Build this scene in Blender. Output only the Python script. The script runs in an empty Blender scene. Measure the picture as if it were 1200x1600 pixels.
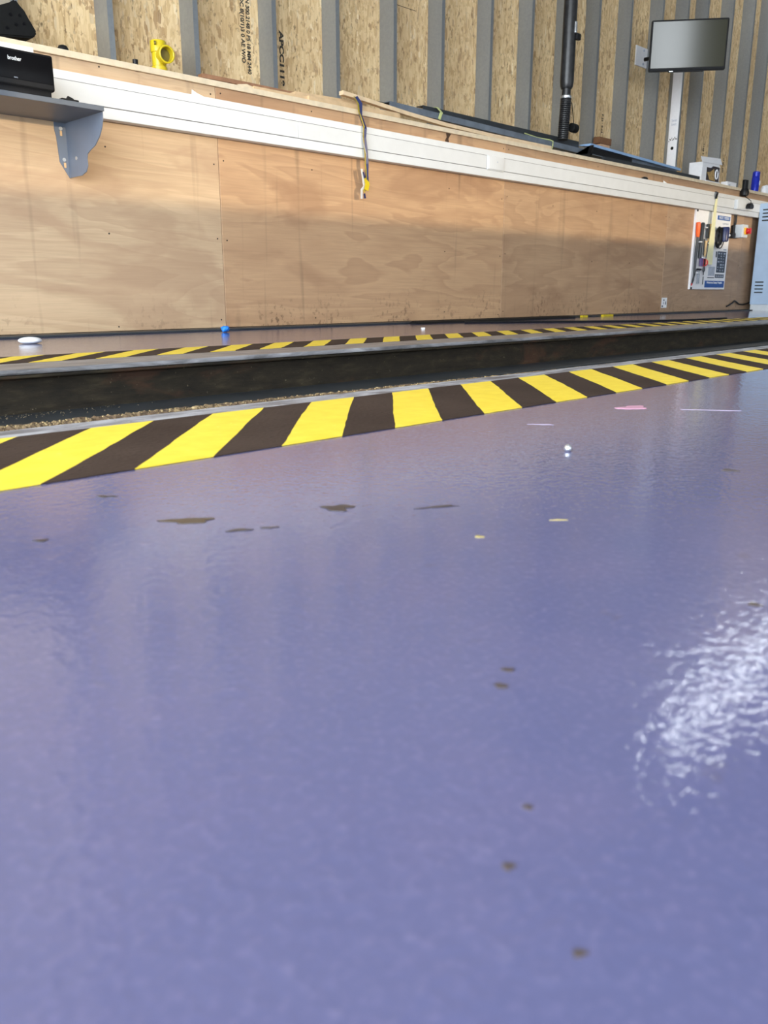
import bpy, bmesh, math, random
from mathutils import Vector, Matrix, Quaternion
random.seed(7)
sc = bpy.context.scene
COL = sc.collection
PI = math.pi

# ------------------------------------------------------------------ materials
class N:
    def __init__(s, name):
        s.m = bpy.data.materials.new(name); s.m.use_nodes = True
        s.t = s.m.node_tree; s.b = s.t.nodes['Principled BSDF']
    def n(s, typ, **kw):
        x = s.t.nodes.new(typ)
        for k, v in kw.items():
            if k in x.inputs: x.inputs[k].default_value = v
            else: setattr(x, k, v)
        return x
    def l(s, a, b): s.t.links.new(a, b)
    def coord(s, scale=(1, 1, 1), rot=(0, 0, 0), loc=(0, 0, 0)):
        c = s.n('ShaderNodeTexCoord'); mp = s.n('ShaderNodeMapping')
        mp.inputs['Scale'].default_value = scale; mp.inputs['Rotation'].default_value = rot
        mp.inputs['Location'].default_value = loc
        s.l(c.outputs['Object'], mp.inputs['Vector']); return mp.outputs['Vector']
    def noise(s, vec, scale, detail=4, rough=.55, dist=0):
        x = s.n('ShaderNodeTexNoise'); x.inputs['Scale'].default_value = scale
        x.inputs['Detail'].default_value = detail; x.inputs['Roughness'].default_value = rough
        x.inputs['Distortion'].default_value = dist
        if vec is not None: s.l(vec, x.inputs['Vector'])
        return x.outputs['Fac']
    def ramp(s, fac, stops, interp='LINEAR'):
        r = s.n('ShaderNodeValToRGB'); cr = r.color_ramp; cr.interpolation = interp
        while len(cr.elements) < len(stops): cr.elements.new(.5)
        for e, (p, c) in zip(cr.elements, stops):
            e.position = p; e.color = (c, c, c, 1) if isinstance(c, (int, float)) else tuple(c) + (1,)
        s.l(fac, r.inputs['Fac']); return r.outputs['Color']
    def mix(s, fac, a, b, mode='MIX'):
        x = s.n('ShaderNodeMix', data_type='RGBA', blend_type=mode)
        for sock, v in ((x.inputs[0], fac), (x.inputs[6], a), (x.inputs[7], b)):
            if isinstance(v, (int, float)): sock.default_value = v
            elif isinstance(v, tuple): sock.default_value = v + (1,) if len(v) == 3 else v
            else: s.l(v, sock)
        return x.outputs[2]
    def math(s, op, a, b=0.0):
        x = s.n('ShaderNodeMath', operation=op)
        for i, v in enumerate((a, b)):
            if isinstance(v, (int, float)): x.inputs[i].default_value = v
            else: s.l(v, x.inputs[i])
        return x.outputs[0]
    def bump(s, h, strength=.3, dist=.01):
        x = s.n('ShaderNodeBump'); x.inputs['Strength'].default_value = strength
        x.inputs['Distance'].default_value = dist
        s.l(h, x.inputs['Height']); s.l(x.outputs['Normal'], s.b.inputs['Normal'])
    def base(s, c):
        if isinstance(c, tuple): s.b.inputs['Base Color'].default_value = c + (1,)
        else: s.l(c, s.b.inputs['Base Color'])
    def pr(s, rough=.5, metal=0.0, **kw):
        if isinstance(rough, (int, float)): s.b.inputs['Roughness'].default_value = rough
        else: s.l(rough, s.b.inputs['Roughness'])
        s.b.inputs['Metallic'].default_value = metal
        for k, v in kw.items(): s.b.inputs[k].default_value = v
        return s.m

def plain(name, c, rough=.5, metal=0.0, var=.12, scale=30, bump=0.0, **kw):
    s = N(name); f = s.noise(s.coord(), scale, 5)
    lo = tuple(x * (1 - var) for x in c); hi = tuple(min(1, x * (1 + var)) for x in c)
    s.base(s.ramp(f, [(.3, lo), (.7, hi)]))
    if bump: s.bump(f, bump, .002)
    return s.pr(rough, metal, **kw)

M = {}
def floor_mat():
    s = N('purple_floor_paint'); v = s.coord()
    big = s.noise(v, 1.6, 5, .6); mid = s.noise(v, 9, 5, .6); fine = s.noise(v, 210, 2, .5); grain = s.noise(v, 115, 2, .5, .2)
    c = s.ramp(big, [(.3, (.090, .096, .200)), (.7, (.120, .120, .225))])
    c = s.mix(s.math('MULTIPLY', s.ramp(mid, [(.45, 0.0), (.75, 1.0)]), .35), c, (.145, .125, .225))
    c = s.mix(s.math('MULTIPLY', s.ramp(fine, [(.50, 0.0), (.76, 1.0)]), .24), c, (.21, .19, .33))
    c = s.mix(s.math('MULTIPLY', s.ramp(grain, [(.62, 0.0), (.75, 1.0)]), .10), c, (.36, .32, .48))
    dirt = s.ramp(s.noise(v, 26, 3, .5), [(.70, 0.0), (.76, 1.0)])
    c = s.mix(s.math('MULTIPLY', dirt, .25), c, (.09, .07, .07))
    s.base(c)
    r = s.ramp(mid, [(.3, .04), (.75, .11)])
    h = s.math('ADD', s.math('MULTIPLY', fine, .35), grain)
    h = s.math('ADD', h, s.math('MULTIPLY', s.noise(v, 30, 2), .6))
    s.bump(h, .13, .003)
    return s.pr(r, 0, **{'Specular IOR Level': .45})
M['floor'] = floor_mat()

def ply_mat(name, c, dark, seed, streak=.5, specks=.6):
    s = N(name); o = (seed * 3.1, 0, seed * 1.7)
    v = s.coord((1, 1, 1), loc=o)
    wav = s.noise(s.coord((.36, 1, 2.4), loc=o), 1.5, 3, .5, 1.1)
    rings = s.math('FRACT', s.math('MULTIPLY', wav, 7.0))
    rings = s.ramp(rings, [(0, 0.0), (.55, .55), (.9, 1.0), (1.0, 0.0)])
    gr = s.noise(s.coord((2.2, 1, 60), loc=o), 2.0, 6, .65, .3)
    col = s.mix(s.ramp(gr, [(.3, 0.0), (.72, 1.0)]), c, tuple(x * .80 for x in c))
    col = s.mix(s.math('MULTIPLY', rings, .42), col, dark)
    blot = s.ramp(s.noise(s.coord((.8, 1, 2.2), loc=o), 1.7, 4, .55, .5), [(.52, 0.0), (.62, 1.0)])
    col = s.mix(s.math('MULTIPLY', blot, .55), col, dark)
    pale = s.ramp(s.noise(s.coord((1.0, 1, 3.0), loc=(seed, 0, 4)), 1.3, 3, .5, .6), [(.5, 0.0), (.66, 1.0)])
    col = s.mix(s.math('MULTIPLY', pale, .25), col, tuple(min(1, x * 1.18) for x in c))
    st = s.ramp(s.noise(s.coord((9, 1, .55), loc=o), 1.3, 3, .5), [(.60, 0.0), (.70, 1.0)])
    col = s.mix(s.math('MULTIPLY', st, .5 * streak), col, (.10, .07, .045))
    # splashed mud flecks near the foot of the board
    pos = s.n('ShaderNodeTexCoord'); sx = s.n('ShaderNodeSeparateXYZ'); s.l(pos.outputs['Object'], sx.inputs[0])
    foot = s.ramp(s.math('ADD', sx.outputs['Z'], s.math('MULTIPLY', s.noise(v, 4, 2), .25)), [(.12, 1.0), (.34, 0.0)])
    fl = s.ramp(s.noise(s.coord((1, 1, .8), loc=o), 34, 3, .6, .3), [(.555, 0.0), (.62, 1.0)])
    fl = s.math('MULTIPLY', s.math('MULTIPLY', fl, foot), s.math('MULTIPLY', s.ramp(s.noise(s.coord((1, 1, .3), loc=o), 2.3, 2), [(.42, 0.0), (.62, 1.0)]), specks))
    col = s.mix(fl, col, (.07, .035, .02))
    s.base(col); s.bump(gr, .12, .002)
    return s.pr(.55, 0)
C_PLY = (.50, .315, .180)
M['ply'] = [ply_mat('plywood_far_left', (.62, .44, .27), (.40, .25, .15), 1, .35, .35),
            ply_mat('plywood_pale', (.62, .44, .27), (.40, .25, .15), 2, .5, .3),
            ply_mat('plywood_warm', (.56, .35, .195), (.32, .175, .095), 3, .8, .75),
            ply_mat('plywood_brown', (.50, .32, .185), (.30, .17, .095), 4, .5, .8),
            ply_mat('plywood_grey', (.47, .31, .19), (.29, .175, .105), 5, .3, .4),
            ply_mat('plywood_end', (.40, .265, .17), (.26, .165, .105), 6, .6, .4)]

def osb_mat():
    s = N('oriented_strand_board')
    def flakes(scale, rot, loc):
        d = s.n('ShaderNodeTexNoise'); d.inputs['Scale'].default_value = 1.1; d.inputs['Detail'].default_value = 3
        cv = s.coord(scale, rot, loc); s.l(cv, d.inputs['Vector'])
        mx = s.n('ShaderNodeMix', data_type='RGBA', blend_type='LINEAR_LIGHT'); mx.inputs[0].default_value = .34
        s.l(cv, mx.inputs[6]); s.l(d.outputs['Color'], mx.inputs[7])
        vo = s.n('ShaderNodeTexVoronoi'); vo.inputs['Scale'].default_value = 1; vo.inputs['Randomness'].default_value = 1
        s.l(mx.outputs[2], vo.inputs['Vector'])
        sep = s.n('ShaderNodeSeparateColor'); s.l(vo.outputs['Color'], sep.inputs[0])
        return sep.outputs[0], vo.outputs['Distance']
    cols = [(0, (.50, .32, .14)), (.2, (.68, .47, .23)), (.45, (.82, .62, .34)), (.70, (.73, .52, .26)), (.83, (.54, .34, .14)), (.92, (.27, .14, .05)), (1, (.93, .77, .49))]
    a, da = flakes((66, 10, 13), (0, .3, 0), (0, 0, 0))
    b, db = flakes((54, 10, 14), (0, -.6, 0), (3, 1, 2))
    e, de = flakes((84, 10, 22), (0, 1.0, 0), (1, 5, 7))
    ca = s.ramp(a, cols); cb = s.ramp(b, cols); ce = s.ramp(e, cols)
    k1 = s.ramp(s.noise(s.coord(), 15, 3), [(.47, 0.0), (.53, 1.0)])
    k2 = s.ramp(s.noise(s.coord(loc=(4, 4, 4)), 19, 3), [(.56, 0.0), (.60, 1.0)])
    c = s.mix(k2, s.mix(k1, ca, cb), ce)
    fib = s.noise(s.coord((220, 10, 14)), 1, 3)
    c = s.mix(.22, c, s.ramp(fib, [(.3, (.42, .27, .12)), (.7, (.92, .76, .5))]))
    gap = s.ramp(s.noise(s.coord((60, 10, 26), (0, .5, 0)), 1, 4, .6), [(.30, 1.0), (.40, 0.0)])
    c = s.mix(s.math('MULTIPLY', gap, .8), c, (.11, .055, .02))
    pat = s.noise(s.coord(), 1.8, 3)
    c = s.mix(s.math('MULTIPLY', s.ramp(pat, [(.42, 0.0), (.65, 1.0)]), .28), c, (.40, .25, .12))
    s.base(c); s.bump(a, .25, .002)
    return s.pr(.6, 0)
M['osb'] = osb_mat()

def galv():
    s = N('galvanised_steel'); v = s.coord((1, 1, .25))
    a = s.noise(v, 5, 4); b = s.noise(s.coord(), 60, 3)
    c = s.mix(.4, s.ramp(a, [(.3, (.28, .30, .315)), (.7, (.36, .385, .40))]), s.ramp(b, [(.3, (.28, .305, .325)), (.7, (.37, .395, .415))]))
    s.base(c); return s.pr(.42, .75)
M['galv'] = galv()
def worn_steel():
    s = N('worn_grey_edge_paint'); a = s.noise(s.coord((3, 14, 10)), 3, 6, .65, .6); b = s.noise(s.coord(), 90, 3)
    c = s.ramp(a, [(.30, (.045, .045, .055)), (.44, (.17, .18, .21)), (.56, (.34, .36, .41)), (.72, (.56, .58, .63))])
    c = s.mix(s.ramp(b, [(.6, 0.0), (.7, .7)]), c, (.08, .075, .08)); s.base(c); s.bump(a, .4, .004)
    return s.pr(.42, 0)
M['edge'] = worn_steel()
def far_edge():
    s = N('far_edge_grey_paint'); a = s.noise(s.coord((2, 14, 10)), 3, 6, .65, .6)
    c = s.ramp(a, [(.30, (.06, .06, .065)), (.46, (.16, .16, .17)), (.62, (.27, .27, .29)), (.78, (.42, .43, .46))])
    s.base(c); s.bump(a, .4, .004); return s.pr(.35, 0)
M['edge2'] = far_edge()
def rusty():
    s = N('rusty_dark_beam'); a = s.noise(s.coord((1, 1, 2)), 2.2, 6, .7, .5); b = s.noise(s.coord((1, 4, 4)), 9, 5, .65); f = s.noise(s.coord(), 70, 4)
    c = s.ramp(b, [(.3, (.009, .007, .005)), (.55, (.022, .017, .010)), (.75, (.05, .039, .022))])
    c = s.mix(s.math('MULTIPLY', s.ramp(a, [(.56, 0.0), (.66, 1.0)]), .55), c, (.075, .032, .017))
    c = s.mix(s.math('MULTIPLY', s.ramp(f, [(.66, 0.0), (.72, 1.0)]), .5), c, (.20, .16, .10))
    s.base(c); s.bump(b, .5, .006); return s.pr(.6, 0, **{'Specular IOR Level': .3})
M['rust'] = rusty()
def yellow():
    s = N('yellow_line_paint'); a = s.noise(s.coord((9, 9, 9)), 3, 4); b = s.noise(s.coord(), 70, 3)
    c = s.ramp(a, [(.3, (.76, .56, .035)), (.7, (.84, .65, .06))])
    c = s.mix(s.ramp(b, [(.68, 0.0), (.74, .5)]), c, (.92, .80, .32)); s.base(c); s.bump(b, .15, .002); return s.pr(.5, 0, **{'Specular IOR Level': .25})
M['yellow'] = yellow()
def blackband():
    s = N('brown_black_line_paint'); a = s.noise(s.coord(), 5, 4); b = s.noise(s.coord(), 120, 4)
    c = s.ramp(a, [(.3, (.034, .022, .018)), (.7, (.054, .037, .030))])
    c = s.mix(s.ramp(b, [(.60, 0.0), (.70, .6)]), c, (.012, .010, .010)); s.base(c); s.bump(b, .35, .003); return s.pr(.7, 0, **{'Specular IOR Level': .1})
M['band'] = blackband()
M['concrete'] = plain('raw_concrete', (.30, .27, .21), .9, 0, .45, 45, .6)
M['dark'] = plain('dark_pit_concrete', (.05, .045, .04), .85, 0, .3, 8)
M['white'] = plain('white_pvc', (.64, .66, .675), .32, 0, .03, 12)
M['groove'] = plain('trunking_seam', (.10, .10, .105), .6)
M['paper'] = plain('white_paper', (.82, .83, .85), .7, 0, .03)
M['shelf'] = plain('blue_grey_shelf_paint', (.105, .117, .137), .42, 0, .05, 14)
M['bracket'] = plain('blue_grey_bracket_paint', (.135, .165, .22), .42, 0, .06, 10)
M['black'] = plain('black_plastic', (.008, .008, .009), .4, 0, .15, **{'Specular IOR Level': .25})
M['blackm'] = plain('matt_black_rubber', (.008, .008, .008), .7, 0, .2, **{'Specular IOR Level': .15})
M['gloss'] = plain('glossy_black_plastic', (.004, .004, .005), .3, 0, .1, **{'Specular IOR Level': .12})
M['screw'] = plain('dark_screw', (.02, .015, .012), .5, .3)
M['zinc'] = plain('bright_zinc', (.62, .64, .66), .3, .8)
M['cap'] = plain('pale_planed_timber', (.82, .66, .45), .6, 0, .10, 22)
M['offcut'] = plain('red_brown_ply_edge', (.34, .17, .09), .65, 0, .2, 25)
M['pale'] = plain('pale_pine', (.66, .46, .26), .65, 0, .15, 18)
M['lath'] = plain('pale_lath', (.78, .58, .36), .65, 0, .10, 18)
M['steel'] = plain('dark_grey_steel', (.17, .20, .24), .38, .25, .25, 9)
M['steel2'] = plain('charcoal_steel', (.035, .04, .045), .45, .2, .2, 9)
M['blue_film'] = plain('pale_blue_steel', (.30, .47, .72), .35, .1, .06, 12)
M['yplastic'] = plain('yellow_plastic', (.62, .47, .014), .3, 0, .06, 20)
M['yin'] = plain('olive_pipe_bore', (.17, .135, .02), .5, 0, .1)
M['tie'] = plain('yellow_green_strap', (.55, .60, .25), .6, 0, .1)
M['hose'] = plain('black_ducting', (.018, .018, .019), .36, 0, .5, 26, .3)
M['bezel'] = plain('monitor_bezel', (.006, .006, .007), .4, 0, .1, **{'Specular IOR Level': .15})
def screen():
    s = N('switched_off_screen'); s.base((.028, .027, .012)); s.b.inputs['Specular IOR Level'].default_value = .62
    return s.pr(.11, 0)
M['screen'] = screen()
M['card'] = plain('white_cardboard', (.84, .84, .86), .6, 0, .03)
M['cardin'] = plain('box_window_print', (.035, .025, .03), .4, 0, .5, 14)
M['gold'] = plain('tan_brown_print', (.42, .27, .10), .5, 0, .4, 40)
M['brown'] = plain('brown_cardboard', (.17, .075, .03), .7, 0, .15)
M['tan'] = plain('tan_cardboard', (.55, .33, .19), .7, 0, .1)
M['blue'] = plain('bright_blue_can', (.015, .03, .42), .25, .2, .1)
M['navy'] = plain('navy_plastic', (.012, .02, .09), .35)
M['banner'] = plain('blue_banner_print', (.012, .085, .33), .5, 0, .06)
M['print'] = plain('dark_slate_print', (.045, .06, .085), .6)
M['greyp'] = plain('pale_grey_print', (.42, .46, .54), .6)
M['orange'] = plain('orange_grip', (.90, .13, .02), .4, 0, .08)
M['red'] = plain('red_plastic', (.55, .01, .015), .35, 0, .1)
M['purple'] = plain('purple_plastic', (.12, .07, .22), .4)
M['wood'] = plain('light_wood_handle', (.60, .40, .19), .5, 0, .2, 30)
M['tape'] = plain('cream_masking_tape', (.80, .77, .47), .6, 0, .05)
M['mat_grey'] = plain('light_grey_box', (.62, .66, .68), .45, 0, .05)
M['amber'] = plain('amber_plate', (.85, .42, .01), .4)
M['locker'] = plain('pale_blue_locker_paint', (.42, .55, .72), .4, 0, .05, 9)
M['lockerd'] = plain('locker_slot', (.02, .025, .03), .6)
M['oil'] = plain('dark_oil_stain', (.030, .026, .034), .3, 0, .4, 60)
M['oilb'] = plain('brown_oil_stain', (.045, .032, .022), .3, 0, .4, 60)
M['speck'] = plain('brown_speck', (.070, .054, .050), .5, 0, .3, 90)
M['chalk'] = plain('pale_chalk', (.36, .30, .40), .6)
M['pinkm'] = plain('pink_paint_mark', (.55, .28, .38), .5)
M['ymark'] = plain('yellow_paint_drip', (.38, .31, .12), .5)
M['bluebit'] = plain('bright_blue_wrapper', (.01, .22, .80), .4)
M['grit'] = plain('yellow_grey_grit', (.30, .225, .11), .9, 0, .5, 120)
M['rubble'] = plain('dull_stone', (.11, .088, .055), .9, 0, .6, 150)
def lip():
    s = N('crumbled_concrete_lip'); a = s.noise(s.coord(), 40, 5, .7); b = s.noise(s.coord((6, 20, 20)), 1.5, 3)
    c = s.ramp(a, [(.35, (.035, .022, .012)), (.52, (.14, .095, .045)), (.62, (.40, .30, .15)), (.75, (.62, .54, .38))])
    c = s.mix(s.ramp(b, [(.4, 0.0), (.6, .8)]), c, (.09, .055, .03)); s.base(c); s.bump(a, .6, .004); return s.pr(.9, 0)
M['lip'] = lip()
M['wall'] = plain('painted_block', (.25, .25, .24), .8, 0, .1, 4)
M['ceil'] = plain('pale_roof_lining', (.22, .22, .22), .8, 0, .08, 3)
M['ink'] = plain('black_stencil_ink', (.035, .028, .02), .7, 0, .6, 60)
M['print_white'] = plain('white_print', (.75, .77, .80), .5)
M['mud'] = plain('dark_knot', (.06, .03, .015), .7, 0, .3, 40)

# ------------------------------------------------------------------ geometry helpers
def B(): return bmesh.new()
def box(bm, x0, x1, y0, y1, z0, z1, bev=0.0, seg=2, rot=None):
    r = bmesh.ops.create_cube(bm, size=1)
    vs = r['verts']
    c = Vector(((x0 + x1) / 2, (y0 + y1) / 2, (z0 + z1) / 2)); s = Vector((abs(x1 - x0), abs(y1 - y0), abs(z1 - z0)))
    for v in vs:
        p = Vector((v.co.x * s.x, v.co.y * s.y, v.co.z * s.z))
        if rot is not None: p = rot @ p
        v.co = p + c
    if bev:
        es = list({e for v in vs for e in v.link_edges})
        bmesh.ops.bevel(bm, geom=es, offset=bev, segments=seg, affect='EDGES', profile=.6)
    return bm
def cyl(bm, p0, p1, r0, r1=None, n=20, caps=True):
    p0, p1 = Vector(p0), Vector(p1); r1 = r0 if r1 is None else r1
    d = p1 - p0; q = d.to_track_quat('Z', 'Y').to_matrix().to_4x4()
    bmesh.ops.create_cone(bm, cap_ends=caps, cap_tris=False, segments=n, radius1=r0, radius2=r1, depth=d.length,
                          matrix=Matrix.Translation((p0 + p1) / 2) @ q)
    return bm
def lathe(bm, axis0, axis1, prof, n=24):
    """prof: list of (t along the axis in metres, radius)"""
    a = Vector(axis0); d = (Vector(axis1) - a).normalized(); q = d.to_track_quat('Z', 'Y').to_matrix()
    rings = []
    for t, r in prof:
        rings.append([bm.verts.new(a + d * t + q @ Vector((math.cos(2 * PI * i / n) * r, math.sin(2 * PI * i / n) * r, 0))) for i in range(n)])
    for A, C in zip(rings, rings[1:]):
        for i in range(n): bm.faces.new((A[i], A[(i + 1) % n], C[(i + 1) % n], C[i]))
    for R in (rings[0], rings[-1]):
        try: bm.faces.new(R)
        except ValueError: pass
    return bm
def tube(bm, pts, rad, n=8, flat=None):
    """round tube, or a flat strip section flat=(half width vector, half thickness vector)"""
    pts = [Vector(p) for p in pts]; rings = []
    for i, p in enumerate(pts):
        d = (pts[min(i + 1, len(pts) - 1)] - pts[max(i - 1, 0)]).normalized()
        if flat:
            w, t = Vector(flat[0]), Vector(flat[1]); w = w - d * w.dot(d) * .999; 
            rings.append([bm.verts.new(p + w + t), bm.verts.new(p - w + t), bm.verts.new(p - w - t), bm.verts.new(p + w - t)])
        else:
            up = Vector((0, 0, 1)) if abs(d.z) < .95 else Vector((0, 1, 0))
            a = d.cross(up).normalized(); b = d.cross(a)
            r = rad[i] if isinstance(rad, (list, tuple)) else rad
            rings.append([bm.verts.new(p + a * math.cos(2 * PI * k / n) * r + b * math.sin(2 * PI * k / n) * r) for k in range(n)])
    m = len(rings[0])
    for A, C in zip(rings, rings[1:]):
        for k in range(m): bm.faces.new((A[k], A[(k + 1) % m], C[(k + 1) % m], C[k]))
    bm.faces.new(rings[0]); bm.faces.new(list(reversed(rings[-1])))
    return bm
def prism(bm, poly, off):
    """extrude a 3D polygon by the vector off"""
    off = Vector(off); a = [bm.verts.new(Vector(p)) for p in poly]; b = [bm.verts.new(Vector(p) + off) for p in poly]
    bm.faces.new(a); bm.faces.new(list(reversed(b))); n = len(a)
    for i in range(n): bm.faces.new((a[i], b[i], b[(i + 1) % n], a[(i + 1) % n]))
    return bm
def beam(bm, p0, p1, poly):
    """sweep a (y, z) profile from p0 to p1 (roughly along X)"""
    p0, p1 = Vector(p0), Vector(p1)
    return prism(bm, [p0 + Vector((0, y, z)) for y, z in poly], p1 - p0)

def wpos(o):
    p = Vector(o.location)
    while o.parent: o = o.parent; p += o.location
    return p
def obj(name, bm, m, parent=None, smooth=None):
    me = bpy.data.meshes.new(name)
    bmesh.ops.recalc_face_normals(bm, faces=bm.faces)
    if parent is not None: bmesh.ops.translate(bm, verts=bm.verts, vec=-wpos(parent))
    bm.to_mesh(me); bm.free()
    for x in (m if isinstance(m, (list, tuple)) else [m]): me.materials.append(x)
    o = bpy.data.objects.new(name, me); COL.objects.link(o)
    if parent is not None: o.parent = parent
    if smooth:
        for p in me.polygons: p.use_smooth = True
        me.set_sharp_from_angle(angle=math.radians(smooth))
    return o
def tag(o, label, cat, group=None, kind=None):
    o['label'] = label; o['category'] = cat
    if group: o['group'] = group
    if kind: o['kind'] = kind
    return o
def thing(name, label, cat, loc, group=None):
    o = bpy.data.objects.new(name, None); COL.objects.link(o); o.location = loc; o.empty_display_size = .05
    return tag(o, label, cat, group)
def struct(name, bm, m, smooth=None):
    o = obj(name, bm, m, None, smooth); o['kind'] = 'structure'; return o
def text(name, body, size, M4, m, parent, sx=1.0, bold=0.0):
    cu = bpy.data.curves.new(name, 'FONT'); cu.body = body; cu.size = size; cu.align_x = 'CENTER'; cu.align_y = 'CENTER'
    cu.extrude = .0006; cu.offset = bold
    t = bpy.data.objects.new(name, cu); COL.objects.link(t)
    me = bpy.data.meshes.new_from_object(t); bpy.data.objects.remove(t); bpy.data.curves.remove(cu)
    me.transform(Matrix.Diagonal((sx, 1, 1, 1))); me.transform(M4)
    if parent is not None: me.transform(Matrix.Translation(-wpos(parent)))
    me.materials.clear(); me.materials.append(m); me.name = name
    o = bpy.data.objects.new(name, me); COL.objects.link(o)
    if parent is not None: o.parent = parent
    return o
def facing_front(x, y, z, roll=0.0):          # text plane on a surface that faces -Y
    return Matrix.Translation((x, y, z)) @ Matrix.Rotation(roll, 4, 'Y') @ Matrix.Rotation(PI / 2, 4, 'X')

# ------------------------------------------------------------------ setting
YW, YO, YF = 3.888, 4.25, 4.122          # plywood face, strand-board face, stud front
EDGE_N, EDGE_F = 1.252, 2.245            # the two edges of the pit
XL, XR = -2.8, 14.0
bm = B()
box(bm, XL, XR, -6, 1.185, -.15, 0); box(bm, XL, XR, 2.45, 4.4, -.15, 0)
struct('floor', bm, M['floor'])
bm = B()
box(bm, XL, XR, 1.185, EDGE_N, -.15, .0006); struct('trim_1', bm, M['edge'])
bm = B(); box(bm, XL, XR, EDGE_F, 2.45, -.014, .0006, .005); struct('trim_2', bm, M['edge2'])
bm = B(); box(bm, XL, XR, 1.05, 1.25, -1.5, -.152); box(bm, XL, XR, 1.2525, 1.31, -1.5, -.012); struct('wall_pit_near', bm, M['concrete'])
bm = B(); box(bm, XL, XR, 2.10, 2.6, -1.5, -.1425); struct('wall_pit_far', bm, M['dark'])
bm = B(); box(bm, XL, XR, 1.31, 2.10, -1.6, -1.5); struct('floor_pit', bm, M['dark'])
bm = B(); box(bm, XL, XR, YO, YO + .018, 0, 6.5); struct('wall_back', bm, M['osb'])
bm = B(); box(bm, XL, XR, YW + .019, YO - .002, 0, 1.204); struct('wall_lower', bm, M['dark'])
bm = B(); box(bm, XR, XR + .2, -6, YO, 0, 6.5); struct('wall_right', bm, M['wall'])
bm = B(); box(bm, XL, XR, -6.2, -6, 0, 1.15); box(bm, XL, .9, -6.2, -6, 1.15, 1.70); box(bm, 10.2, XR, -6.2, -6, 1.15, 1.70); box(bm, XL, XR, -6.2, -6, 1.70, 4.3); box(bm, -1.45, XR, -6.2, -6, 4.3, 6.5)  # slot added to shape the sun band on plywood, high gap for monitor reflection
struct('wall_front', bm, M['wall'])
bm = B(); box(bm, XL - .2, XL, -6, YO, 4.0, 6.5); box(bm, XL - .2, XL, 3.2, YO, 0, 4.0); struct('wall_left', bm, M['wall'])
bm = B(); box(bm, XL, XR, -6.2, YO + .02, 6.5, 6.6); struct('ceiling', bm, M['ceil'])
bm = B(); box(bm, XL, XR, 3.79, YW + .015, 0, .010, .003); struct('trim_3', bm, M['steel2'])
bm = B(); box(bm, 4.35, 4.40 + .13, YO - .002, YO + .001, 2.004, 2.007)
struct('trim_4', bm, M['mud'])

# capping board on the dwarf wall
bm = B(); box(bm, .2, 12.5, YW - .012, YO - .003, 1.2045, 1.232, .003)
tag(obj('ledge_board', bm, M['cap']), 'long pale timber board capping the low plywood wall as a ledge', 'board')

# plywood sheets with their screws
smesh = bpy.data.meshes.new('screw'); b_ = B(); cyl(b_, (0, -.0008, 0), (0, .006, 0), .0042, n=10); b_.to_mesh(smesh); b_.free(); smesh.materials.append(M['screw'])
joints = [-2.22, .223, 2.663, 5.093, 7.552, 9.235, 11.7]
labs = ['palest plywood sheet at the far left, mostly behind the shelf', 'pale plywood sheet under the printer shelf, left of the first seam',
        'warm plywood sheet behind the hanging striped tape', 'brown plywood sheet between the blank trunking plate and the small sticker',
        'plywood sheet behind the tool board and sticker', 'darkest plywood sheet beside the pale blue locker']
for i in range(1, 6):
    x0, x1 = joints[i], joints[i + 1]
    y = YW + (.006 if i == 5 else 0)
    bm = B(); box(bm, x0 + .0015, x1 - .0015, y, YW + .018, .012, 1.2035, .0015, 1)
    t = tag(obj('plywood_sheet', bm, M['ply'][i]), labs[i], 'plywood sheet', 'plywood sheets on the low wall')
    n = 5 if i < 4 else 4
    for a in range(n):
        for z in (.05, .46, .85, 1.18):
            xx = x0 + .03 + (x1 - x0 - .06) * a / (n - 1) + random.uniform(-.02, .02) * (0 < a < n - 1)
            if random.random() < .2: continue
            s = bpy.data.objects.new('screw', smesh); COL.objects.link(s); s.parent = t
            s.location = (xx, y, z + random.uniform(-.02, .02))

# galvanised studs
studs = [1.76, 2.225, 2.708, 3.223, 3.701, 4.193, 4.653, 5.173, 5.661, 6.151, 6.572, 7.069, 7.605, 8.075, 8.47, 9.013, 9.511, 9.951, 10.45]
words = ['first', 'second', 'third', 'fourth', 'fifth', 'sixth', 'seventh', 'eighth', 'ninth', 'tenth', 'eleventh', 'twelfth', 'thirteenth', 'fourteenth', 'fifteenth', 'sixteenth', 'seventeenth', 'eighteenth', 'nineteenth']
def stud(x, z1=5.2):
    bm = B()
    t = .003; w = .030
    pr = [(x, YO - .001), (x, YF), (x + w, YF), (x + w, YF + .012), (x + w - t, YF + .012), (x + w - t, YF + t), (x + t, YF + t), (x + t, YO - .001 - t), (x + w, YO - .001 - t), (x + w, YO - .001)]
    prism(bm, [(a, b, 1.233) for a, b in pr], (0, 0, z1 - 1.233))
    return bm
for i, x in enumerate(studs):
    extra = {0: ' behind the black box', 2: ' just right of the yellow pipe fitting', 9: ' beside the black exhaust duct', 13: ' carrying the white plate under the monitor', 16: ' above the blue can'}.get(i, '')
    if extra: lab = 'galvanised steel wall stud' + extra + ', ' + words[i] + ' from left'
    else: lab = words[i] + ' galvanised steel wall stud from the left against the strand board'
    if i == len(studs) - 1: continue
    tag(obj('wall_stud', stud(x), M['galv']), lab, 'wall stud', 'galvanised studs along the back wall')

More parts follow.
